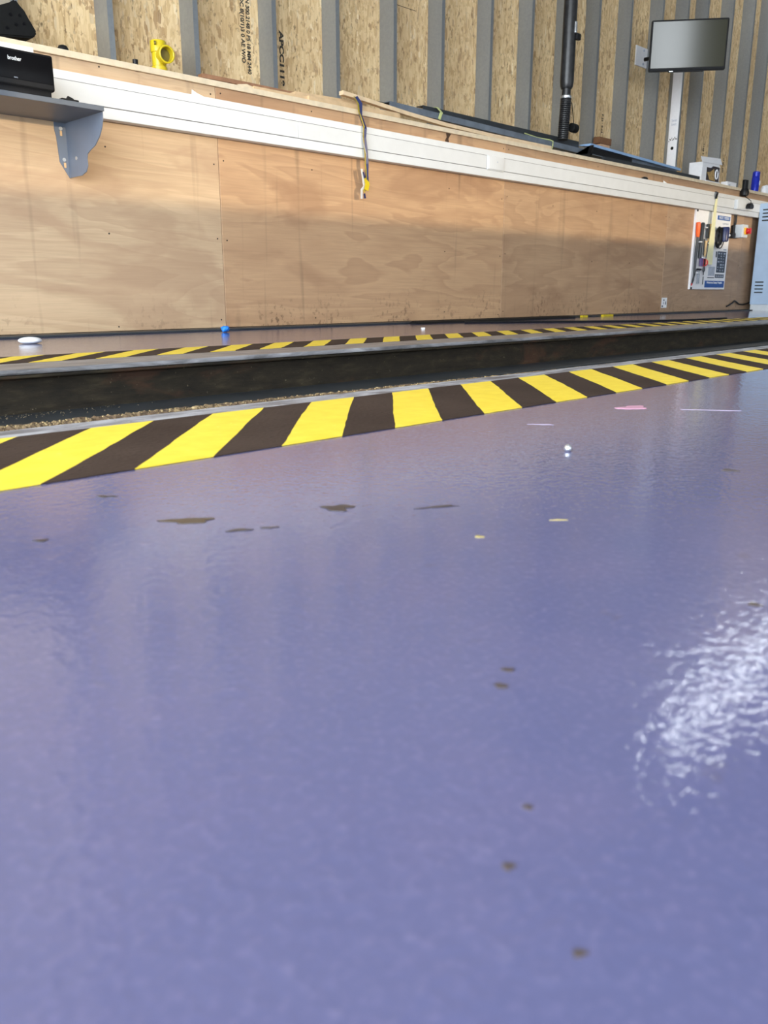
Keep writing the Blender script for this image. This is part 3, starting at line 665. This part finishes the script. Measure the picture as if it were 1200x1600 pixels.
bm = B(); box(bm, 7.40, 7.60, YO - .012, YO, 2.165, 2.325, .003); obj('plate', bm, M['card'], t)
for z in (2.19, 2.30):
    bm = B(); cyl(bm, (7.53, YO - .016, z), (7.53, YO - .012, z), .010, n=12); obj('screw', bm, M['greyp'], t)

# ------------------------------------------------------------------ tool board
BX0, BX1, BZ0, BZ1 = 8.080, 8.862, .222, .962
YB = YW - .022
def U(u, v): return BX0 + (BX1 - BX0) * u, BZ1 - (BZ1 - BZ0) * v
t = thing('tool_board', 'white printed tool board screwed to the plywood near the locker', 'tool board', (8.47, YW, .222))
bm = B(); box(bm, BX0, BX1, YB, YW - .0004, BZ0, BZ1, .002); obj('board', bm, M['card'], t)
def pbox(name, u0, u1, v0, v1, m, y0=.0012, parent=t):
    x0, z1 = U(u0, v0); x1, z0 = U(u1, v1); bm = B(); box(bm, x0, x1, YB - y0, YB + .0005, z0, z1); return obj(name, bm, m, parent)
h = pbox('header_print', .60, .975, .035, .090, M['banner'])
x, z = U(.79, .0625); text('header_text', 'M.O.T. TOOLS', .036, facing_front(x, YB - .0018, z), M['print_white'], t, 1.02, .001)
x, z = U(.85, .135); text('subheading_text', 'EQUIPMENT', .022, facing_front(x, YB - .001, z), M['greyp'], t, 1.2)
f = pbox('footer_print', .40, .975, .885, .975, M['banner'])
x, z = U(.685, .910); text('footer_text', 'Windscreen Damage Template', .026, facing_front(x, YB - .0018, z), M['print_white'], t, 1.10, .0006)
pbox('notice_print', .47, .66, .70, .82, M['greyp'])
g = pbox('chart_print', .70, .955, .495, .775, M['print']); pbox('chart_print', .68, .945, .798, .846, M['print'])
rr = random.Random(5); bm = B()
for c in range(3):
    for r_ in range(7):
        uu = .722 + c * .078; vv = .512 + r_ * .037
        if rr.random() < .8:
            x0, z1 = U(uu, vv); w_, h_ = rr.uniform(.015, .042), rr.uniform(.006, .016); box(bm, x0, x0 + w_, YB - .0018, YB - .0011, z1 - h_, z1)
for c in range(4):
    x0, z1 = U(.70 + c * .06, .812); box(bm, x0, x0 + .030, YB - .0018, YB - .0011, z1 - .016, z1)
obj('chart_symbols', bm, M['greyp'], t)
pbox('swatch_print', .645, .685, .50, .575, M['print']); pbox('small_print', .46, .66, .838, .850, M['print']); pbox('small_print', .86, .95, .458, .478, M['greyp'])
for (u, v) in ((.02, .01), (.03, .985)):
    x, z = U(u, v); bm = B(); cyl(bm, (x, YB - .006, z), (x, YB, z), .011, n=12); obj('fixing', bm, M['black'], t)

YT = YB - .024       # plane in which the tools hang
def P3(u, v, dy=0.0): x, z = U(u, v); return Vector((x * (YT + dy) / YB, YT + dy, z))
def rod(bm, a, b, r0, r1=None, n=10, dy=0.0): return cyl(bm, P3(*a, dy), P3(*b, dy), r0, r1, n)
def clipon(parent, u, v, w=.022):
    x, z = U(u, v); bm = B(); box(bm, x - w, x + w, YT - .020, YB, z - .005, z + .005, .001); return obj('clip', bm, M['card'], parent)
t1 = thing('pry_bar', 'long dark pry bar with an orange grip on the tool board', 'pry bar', P3(.09, .5), 'tools hanging on the board')
bm = B(); lathe(bm, P3(.09, .345), P3(.075, .155), [(0, .013), (.02, .018), (.11, .022), (.135, .020), (.14, .012)], 14); obj('grip', bm, M['orange'], t1, 40)
bm = B(); tube(bm, [P3(.085, .34), P3(.085, .60), P3(.085, .80), P3(.07, .88), P3(.04, .94)], [.012, .012, .011, .011, .006], 10); obj('bar', bm, M['steel2'], t1, 40)
bm = B(); rod(bm, (.045, .93), (.03, .955), .009, .003); obj('tip', bm, M['red'], t1)
clipon(t1, .085, .40); clipon(t1, .085, .79)
t1 = thing('corrosion_bar', 'plain black steel bar hanging beside the orange-grip pry bar', 'bar', P3(.2, .4), 'tools hanging on the board')
bm = B(); tube(bm, [P3(.20, .155), P3(.20, .17), P3(.195, .60)], [.012, .019, .017], 12); obj('bar', bm, M['steel2'], t1, 40)
clipon(t1, .20, .215); clipon(t1, .195, .595)
bm = B(); box(bm, *sorted((U(.155, 0)[0], U(.225, 0)[0])), YT - .008, YT + .008, U(0, .70)[1], U(0, .60)[1], .005); obj('foot', bm, M['purple'], t1)
t1 = thing('wire_brush', 'wooden-backed wire brush with black bristles on the tool board', 'brush', P3(.3, .4), 'tools hanging on the board')
bm = B(); box(bm, U(.315, 0)[0], U(.365, 0)[0], YT - .010, YT + .008, U(0, .385)[1], U(0, .16)[1], .006); lathe(bm, P3(.335, .58), P3(.335, .38), [(0, .006), (.03, .012), (.08, .010), (.15, .014)], 12); obj('handle', bm, M['wood'], t1, 50)
bm = B(); box(bm, U(.265, 0)[0], U(.318, 0)[0], YT - .009, YT + .007, U(0, .345)[1], U(0, .165)[1], .003); obj('bristles', bm, M['steel2'], t1)
clipon(t1, .33, .405, .016)
t1 = thing('feeler_rod', 'thin dark rod hanging below the wire brush bristles', 'rod', P3(.29, .45), 'tools hanging on the board')
bm = B(); rod(bm, (.285, .352), (.290, .555), .008, dy=.016); obj('shaft', bm, M['steel2'], t1)
t1 = thing('screwdriver', 'navy-handled screwdriver just left of the cream tape', 'screwdriver', P3(.42, .3), 'tools hanging on the board')
bm = B(); lathe(bm, P3(.425, .285), P3(.425, .175), [(0, .012), (.02, .018), (.06, .020), (.075, .015), (.08, .006)], 14); obj('handle', bm, M['navy'], t1, 40)
bm = B(); rod(bm, (.425, .29), (.415, .56), .010, .004); obj('shaft', bm, M['steel2'], t1)
clipon(t1, .42, .295, .016)
t1 = thing('tape_measure', 'red and black tape measure on the tool board', 'tape measure', P3(.33, .64), 'tools hanging on the board')
bm = B(); lathe(bm, P3(.335, .655, .012), P3(.335, .655, -.02), [(0, .030), (.004, .037), (.026, .037), (.030, .030)], 20); obj('case', bm, M['red'], t1, 40)
bm = B(); box(bm, U(.265, 0)[0], U(.30, 0)[0], YT - .012, YT + .010, U(0, .69)[1], U(0, .61)[1], .004); obj('side', bm, M['black'], t1)
bm = B(); lathe(bm, P3(.34, .82), P3(.34, .69), [(0, .004), (.03, .006), (.05, .014), (.07, .012), (.085, .006), (.10, .006)], 12); obj('hanging_hook', bm, M['steel2'], t1, 40)
t1 = thing('tyre_gauge', 'small T-headed black gauge with two prongs at board bottom', 'gauge', P3(.2, .8), 'tools hanging on the board')
bm = B(); rod(bm, (.155, .745), (.255, .745), .010); obj('head', bm, M['black'], t1)
for u in (.18, .225):
    bm = B(); rod(bm, (u, .75), (u + .003, .925), .005); obj('prong', bm, M['steel'], t1)
bm = B(); rod(bm, (.345, .83), (.345, .935), .0045, dy=.0195); tag(obj('probe_rod', bm, M['steel2']), 'short thin rod hanging under the tape measure', 'rod', 'tools hanging on the board')
t1 = thing('inspection_lamp', 'navy inspection lamp with a coiled black cable on the tool board', 'lamp', P3(.75, .3), 'tools hanging on the board')
bm = B(); lathe(bm, P3(.855, .375, -.024), P3(.845, .18, -.024), [(0, .030), (.01, .040), (.13, .046), (.142, .038)], 18); obj('lamp_body', bm, M['navy'], t1, 40)
bm = B()
for k in range(9):
    c0 = P3(.655 + .012 * (k % 5), .325, -.012 - .005 * (k // 3)); ra, rb = .040 + .004 * (k % 3), .085 + .005 * (k % 4)
    tube(bm, [c0 + Vector((ra * math.cos(a), 0, rb * math.sin(a))) for a in [i * PI / 12 for i in range(25)]], .0055, 6)
box(bm, U(.60, 0)[0], U(.665, 0)[0], YT - .03, YT, U(0, .42)[1], U(0, .19)[1], .02)
c0 = P3(.74, .36, -.02); tube(bm, [c0 + Vector((.075 * math.cos(a), 0, .075 * math.sin(a))) for a in [i * PI / 12 for i in range(25)]], .0055, 6)
obj('cable', bm, M['black'], t1, 50)
t1 = thing('padlock', 'small black padlock hanging at the right edge of tool board', 'padlock', P3(.975, .28), None)
bm = B(); box(bm, U(.955, 0)[0], U(1.04, 0)[0], YT - .03, YB, U(0, .315)[1], U(0, .245)[1], .010); obj('body', bm, M['black'], t1)
bm = B(); lathe(bm, P3(.985, .285, -.036), P3(.985, .285, .0), [(0, .006), (.002, .013), (.008, .014)], 14); obj('button', bm, M['card'], t1)

t = thing('masking_tape', 'long strip of cream masking tape hanging down from the trunking clip', 'tape', (8.33, 3.80, .8))
bm = B(); tube(bm, [(8.385, YW - .0675, 1.115), (8.383, YW - .0675, 1.06), (8.377, YW - .067, .97), (8.375, YW - .066, .90), (8.372, YW - .066, .70), (8.370, YW - .066, .46)], 0, flat=((.020, 0, 0), (0, .0007, 0)))
bmv = sorted(bm.verts, key=lambda v: -v.co.z)
for v in bm.verts:
    k = min(1, max(0, (1.115 - v.co.z) / .6)); cx = 8.375; v.co.x = cx + (v.co.x - cx) * (.9 + 2.5 * k)
obj('strip', bm, M['tape'], t)
t = thing('bulldog_clip', 'black clip gripping top edge of trunking above the cream tape', 'clip', (8.37, YW - .06, 1.12))
bm = B(); tube(bm, [(8.355, YW - .075, 1.075), (8.352, YW - .082, 1.11), (8.385, YW - .07, 1.138), (8.40, YW - .04, 1.139)], 0, flat=((.016, 0, 0), (0, .003, .002))); obj('jaw', bm, M['black'], t)

# isolator switch
t = thing('isolator_switch', 'grey electrical isolator box with a red knob beside tool board', 'switch', (9.05, YW, .74))
bm = B(); box(bm, 8.925, 9.04, YW - .035, YW - .001, .735, .862, .008); obj('back_box', bm, M['black'], t)
bm = B(); box(bm, 8.955, 9.085, YW - .115, YW - .033, .740, .868, .006); obj('housing', bm, M['mat_grey'], t)
bm = B(); box(bm, 8.99, 9.070, YW - .128, YW - .114, .770, .838, .004); obj('plate', bm, M['amber'], t)
bm = B(); lathe(bm, (9.03, YW - .127, .804), (9.03, YW - .3, .804), [(0, .030), (.006, .031), (.022, .026), (.030, .022), (.034, .006)], 18); box(bm, 9.022, 9.038, YW - .172, YW - .150, .776, .832, .004); obj('knob', bm, M['red'], t, 40)
bm = B(); tube(bm, [(8.985, YW - .020, .962), (8.985, YW - .022, .90), (8.98, YW - .02, .86)], .010, 8); tube(bm, [(8.945, YW - .020, .962), (8.940, YW - .022, .92), (8.955, YW - .02, .86)], .005, 8); obj('cable', bm, M['black'], t, 40)

# sticker and floor cable by the locker
t = thing('sticker', 'small white printed sticker low on the plywood near a seam', 'sticker', (7.61, YW, .05))
bm = B(); box(bm, 7.567, 7.672, YW - .0015, YW - .0001, .052, .145, .0003, 1); obj('label', bm, M['paper'], t)
bm = B(); box(bm, 7.575, 7.60, YW - .002, YW - .0014, .058, .075); box(bm, 7.60, 7.62, YW - .002, YW - .0014, .115, .130); box(bm, 7.638, 7.655, YW - .002, YW - .0014, .08, .11); box(bm, 7.60, 7.61, YW - .002, YW - .0014, .085, .105); obj('print', bm, M['print'], t)
bm = B(); tube(bm, [(8.99, YW - .012, .050), (9.03, YW - .014, .058), (9.12, YW - .016, .085), (9.17, YW - .016, .106), (9.22, YW - .016, .092), (9.29, YW - .014, .070), (9.40, YW - .012, .064), (9.52, YW - .012, .075), (9.60, YW - .010, .09)], .008, 8)
tag(obj('loose_cable', bm, M['black'], None, 60), 'thin black cable looped on the plywood beside the locker', 'cable')

# locker
LX0, LX1, LY0, LY1, LT = 9.455, 10.0, 3.25, 3.825, 1.105
t = thing('locker', 'pale blue-grey steel locker with louvre slots at the right edge', 'locker', (9.95, 3.6, 0))
bm = B(); box(bm, LX0, LX1, LY0, LY1, .065, LT, .004); obj('body', bm, M['locker'], t)
bm = B(); box(bm, LX0 + .012, LX1 - .01, LY0 + .012, LY1 - .004, 0, .065); obj('base_reflection', bm, M['mat_grey'], t)  # pale block standing in for the locker's reflection in the floor
bm = B(); box(bm, LX0 - .005, LX0 + .002, LY0 + .03, LY1 - .155, .10, .62, .002); obj('side_panel', bm, M['locker'], t)
for zz in (.185, .925):
    for k in range(4):
        bm = B(); box(bm, LX0 - .0025, LX0 + .004, LY1 - .125, LY1 - .035, zz + k * .036, zz + k * .036 + .014, .003); obj('louvre', bm, M['lockerd'], t)

# ------------------------------------------------------------------ things and marks on the floor
bm = B(); beam(bm, (3.985, 3.715, .0005), (5.75, 3.70, .0005), [(-.045, 0), (-.035, .012), (.03, .016), (.06, .004), (.06, 0)]); tag(obj('seal_strip', bm, M['blackm']), 'flat black rubber strip lying on floor along the wall base', 'rubber strip')
bm = B(); tube(bm, [(4.3, 3.57, .006), (4.7, 3.36, .006), (5.0, 3.14, .006), (5.35, 2.92, .006), (5.75, 2.78, .006), (6.4, 2.75, .006)], .006, 8); tag(obj('floor_cable', bm, M['black'], None, 60), 'thin black cable crossing the far floor behind the hazard band', 'cable')
def blob(name, pts3, z, m, label, cat, seed, group=None, th=.0012, n=26, irr=.22):
    """irregular flat mark; pts3 = (x, y, length along view, width, heading)"""
    x, y, L, W, a = pts3; r = random.Random(seed); bm = B()
    ph = [r.uniform(0, 6) for _ in range(4)]
    pts = []
    for i in range(n):
        q = 2 * PI * i / n; k = 1 + irr * math.sin(2 * q + ph[0]) * .6 + irr * math.sin(3 * q + ph[1]) + irr * .6 * math.sin(5 * q + ph[2]) + r.uniform(-.08, .08)
        px, py = L * k * math.cos(q), W * k * math.sin(q)
        pts.append((x + px * math.cos(a) - py * math.sin(a), y + px * math.sin(a) + py * math.cos(a), z))
    prism(bm, pts, (0, 0, th)); return tag(obj(name, bm, m), label, cat, group)
ST = 'stains on the purple floor'
q = -PI / 4
blob('oil_stain', (.383, .632, .019, .010, q), 0, M['oilb'], 'larger brown oil stain on floor left of centre', 'stain', 1, ST, .0006)
blob('oil_stain', (.508, .572, .014, .011, q), 0, M['oil'], 'dark grey oil stain right of the brown one', 'stain', 2, ST, .0006)
blob('oil_stain', (.397, .575, .009, .004, q + .25), 0, M['oil'], 'thin dark streak below the brown oil stain', 'stain', 3, ST, .0006)
blob('oil_stain', (.420, .563, .007, .0025, q + .2), 0, M['oil'], 'small dark fleck just right of the thin streak', 'stain', 4, ST, .0006)
blob('oil_stain', (.578, .508, .020, .003, q + .35), 0, M['oil'], 'long thin dark smear right of the grey oil stain', 'stain', 5, ST, .0005)
blob('oil_stain', (.263, .665, .006, .003, q), 0, M['oil'], 'dark fleck on the floor at far left below the band', 'stain', 6, ST, .0006)
blob('oil_stain', (.374, .770, .009, .004, q), 0, M['oil'], 'tiny dark mark just under the near hazard band', 'stain', 7, ST, .0006)
blob('paint_mark', (1.352, .733, .026, .020, q + .5), 0, M['pinkm'], 'pink paint mark on the floor at the right', 'paint mark', 8, None, .0006)
blob('paint_mark', (1.415, .625, .045, .0022, q - .18), 0, M['chalk'], 'long pale scratch right of the pink paint mark', 'scratch', 9, None, .0005)
blob('paint_mark', (1.075, .735, .020, .003, q - .1), 0, M['chalk'], 'faint pale smear left of the pink paint mark', 'scratch', 19, None, .0004)
blob('paint_drip', (.528, .417, .0035, .0025, q), 0, M['ymark'], 'small yellow paint drip in mid floor', 'paint drip', 10, None, .0006)
blob('paint_drip', (.620, .400, .007, .0016, q + .1), 0, M['ymark'], 'faint yellow paint streak right of the drip', 'paint drip', 11, None, .0005)
for i, (x, y, s_, m, lab) in enumerate(((.322, .237, .0045, 'speck', 'brown speck left of centre in the middle foreground'), (.211, .149, .0030, 'speck', 'dark brown speck low in the foreground'),
        (.194, .109, .0027, 'speck', 'lowest dark speck in the foreground'), (.533, .191, .0055, 'speck', 'dark brown speck at the right edge by white glints'),
        (.942, .383, .012, 'speck', 'rusty brown spot at the far right of floor'), (.245, .165, .0025, 'speck', 'small grey speck above the dark brown one'), (.340, .246, .004, 'speck', 'grey smudge above the brown foreground speck'))):
    blob('dirt_speck', (x, y, s_ * .72, s_ * .6, q), 0, M[m], lab, 'dirt speck', 30 + i, 'dirt specks on the near floor', .0006)

bm = B(); lathe(bm, (.913, .581, 0), (.913, .581, 1), [(0, .0025), (.0015, .0048), (.0045, .0052), (.0075, .0036), (.009, .001)], 14); tag(obj('ball_bearing', bm, M['zinc'], None, 60), 'tiny bright metal ball lying on the floor right of centre', 'metal ball')
bm = B(); bmesh.ops.create_icosphere(bm, subdivisions=3, radius=1)
for v in bm.verts: v.co = Vector((1.38 + v.co.x * .045, 3.375 + v.co.y * .045, .012 + max(-.0115, v.co.z * .014)))
tag(obj('crumpled_tissue', bm, M['paper'], None, 60), 'white crumpled tissue on the far floor at left', 'tissue')
bm = B(); bmesh.ops.create_icosphere(bm, subdivisions=2, radius=1)
rb = random.Random(4)
for v in bm.verts: k = rb.uniform(.7, 1.15); v.co = Vector((2.47 + v.co.x * .024 * k, 3.62 + v.co.y * .02 * k, .016 + max(-.0155, v.co.z * .018 * k)))
tag(obj('blue_wrapper', bm, M['bluebit']), 'bright blue crumpled wrapper by the wall base', 'wrapper')
bm = B(); prism(bm, [(3.47, 3.19, .0006), (3.485, 3.177, .0006), (3.497, 3.188, .0006), (3.48, 3.203, .0006)], (0, 0, .006)); tag(obj('white_chip', bm, M['paper']), 'tiny white chip on the far floor before the rubber strip', 'chip')
for i, (x, w, lab) in enumerate(((6.02, .08, 'short yellow bit at the wall base right of rubber strip'), (6.34, .16, 'longer yellow bit at the wall base'))):
    bm = B(); box(bm, x, x + w, 3.765, 3.789, .0, .014, .002); tag(obj('yellow_bit', bm, M['yplastic']), lab, 'tape', 'yellow bits at the wall base')  # flat yellow bits lying along the wall base
bm = B(); prism(bm, [(4.445, YW - .0008, 1.203), (4.452, YW - .0008, 1.178), (4.435, YW - .0008, 1.155), (4.45, YW - .0008, 1.142), (4.475, YW - .0008, 1.15), (4.47, YW - .0008, 1.17), (4.495, YW - .0008, 1.203)], (0, .0006, 0))
tag(obj('knot_stain', bm, M['mud']), 'dark knot stain on plywood edge above the trunking', 'stain')

# ------------------------------------------------------------------ light
w = bpy.data.worlds.new('daylight'); sc.world = w; w.use_nodes = True
bg = w.node_tree.nodes['Background']; bg.inputs['Color'].default_value = (.87, .94, 1.0, 1); bg.inputs['Strength'].default_value = 7.3
def area(name, loc, rot, sx, sy, power, color):
    l = bpy.data.lights.new(name, 'AREA'); l.shape = 'RECTANGLE'; l.size = sx; l.size_y = sy; l.energy = power; l.color = color
    o = bpy.data.objects.new(name, l); COL.objects.link(o); o.location = loc; o.rotation_euler = rot; return o
# sky sampling portals: gaps added in the unseen front wall, open roller door at left
for nm, lc, ro, a_, b_2 in (('high_gap_portal', (-2.1, -6.21, 5.4), (PI / 2, 0, 0), 1.4, 2.2), ('slot_portal', (5.55, -6.21, 1.425), (PI / 2, 0, 0), 9.3, .55)):
    q_ = area(nm, lc, ro, a_, b_2, 1, (1, 1, 1)); q_.data.cycles.is_portal = True
po = area('door_portal', (XL - .02, -1.4, 2.0), (0, -PI / 2, 0), 4.0, 9.2, 1, (1, 1, 1)); po.data.cycles.is_portal = True
# ceiling tubes
for (x, y, L) in ((10.5, 3.75, 4.6), (0.8, -1.5, 4.6), (6.2, -1.5, 4.6)):
    area('ceiling_tube_light', (x, y, 4.66), (0, 0, 0), L, .035, 30 if x > 9 else 5, (.90, .95, 1.0))
    bm = B(); box(bm, x - L / 2 - .05, x + L / 2 + .05, y - .08, y + .08, 4.67, 4.80, .01)
    lab = {10.5: 'long white tube light hanging over the ledge end', 0.8: 'white ceiling tube light behind the camera at left', 6.2: 'white ceiling tube light behind the camera at right'}[x]
    t = tag(obj('tube_light', bm, M['card']), lab, 'ceiling light')
    for k in (-.4, .4):
        bm = B(); cyl(bm, (x + k * L, y, 4.80), (x + k * L, y, 6.5), .006, n=8); obj('hanger', bm, M['zinc'], t)
sl = bpy.data.lights.new('low_sun', 'SUN'); sl.energy = 1.25; sl.angle = math.radians(.55); sl.color = (1.0, .80, .52)
so = bpy.data.objects.new('low_sun', sl); COL.objects.link(so)
d = Vector((.06, 1, -math.tan(math.radians(3.0)))).normalized(); so.rotation_euler = d.to_track_quat('-Z', 'Y').to_euler()

# ------------------------------------------------------------------ camera
cd = bpy.data.cameras.new('camera'); cam = bpy.data.objects.new('camera', cd); COL.objects.link(cam); sc.camera = cam
F = 1300.0; cd.sensor_width = 36; cd.lens = F / 1600 * 36; cd.clip_start = .01; cd.clip_end = 200
pitch = .25869; yaw = math.radians(45.11)
fw = Vector((math.cos(yaw) * math.cos(pitch), math.sin(yaw) * math.cos(pitch), -math.sin(pitch)))
cam.location = (0, 0, .1984); cam.rotation_euler = fw.to_track_quat('-Z', 'Y').to_euler()
cd.dof.use_dof = True; cd.dof.focus_distance = 2.6; cd.dof.aperture_fstop = cd.lens / 3.0
vs = sc.view_settings; sc.display_settings.display_device = 'sRGB'
vs.view_transform = 'Standard'; vs.look = 'None'; vs.gamma = 1; vs.use_curve_mapping = False; vs.exposure = 0.6
sc.cycles.max_bounces = 8
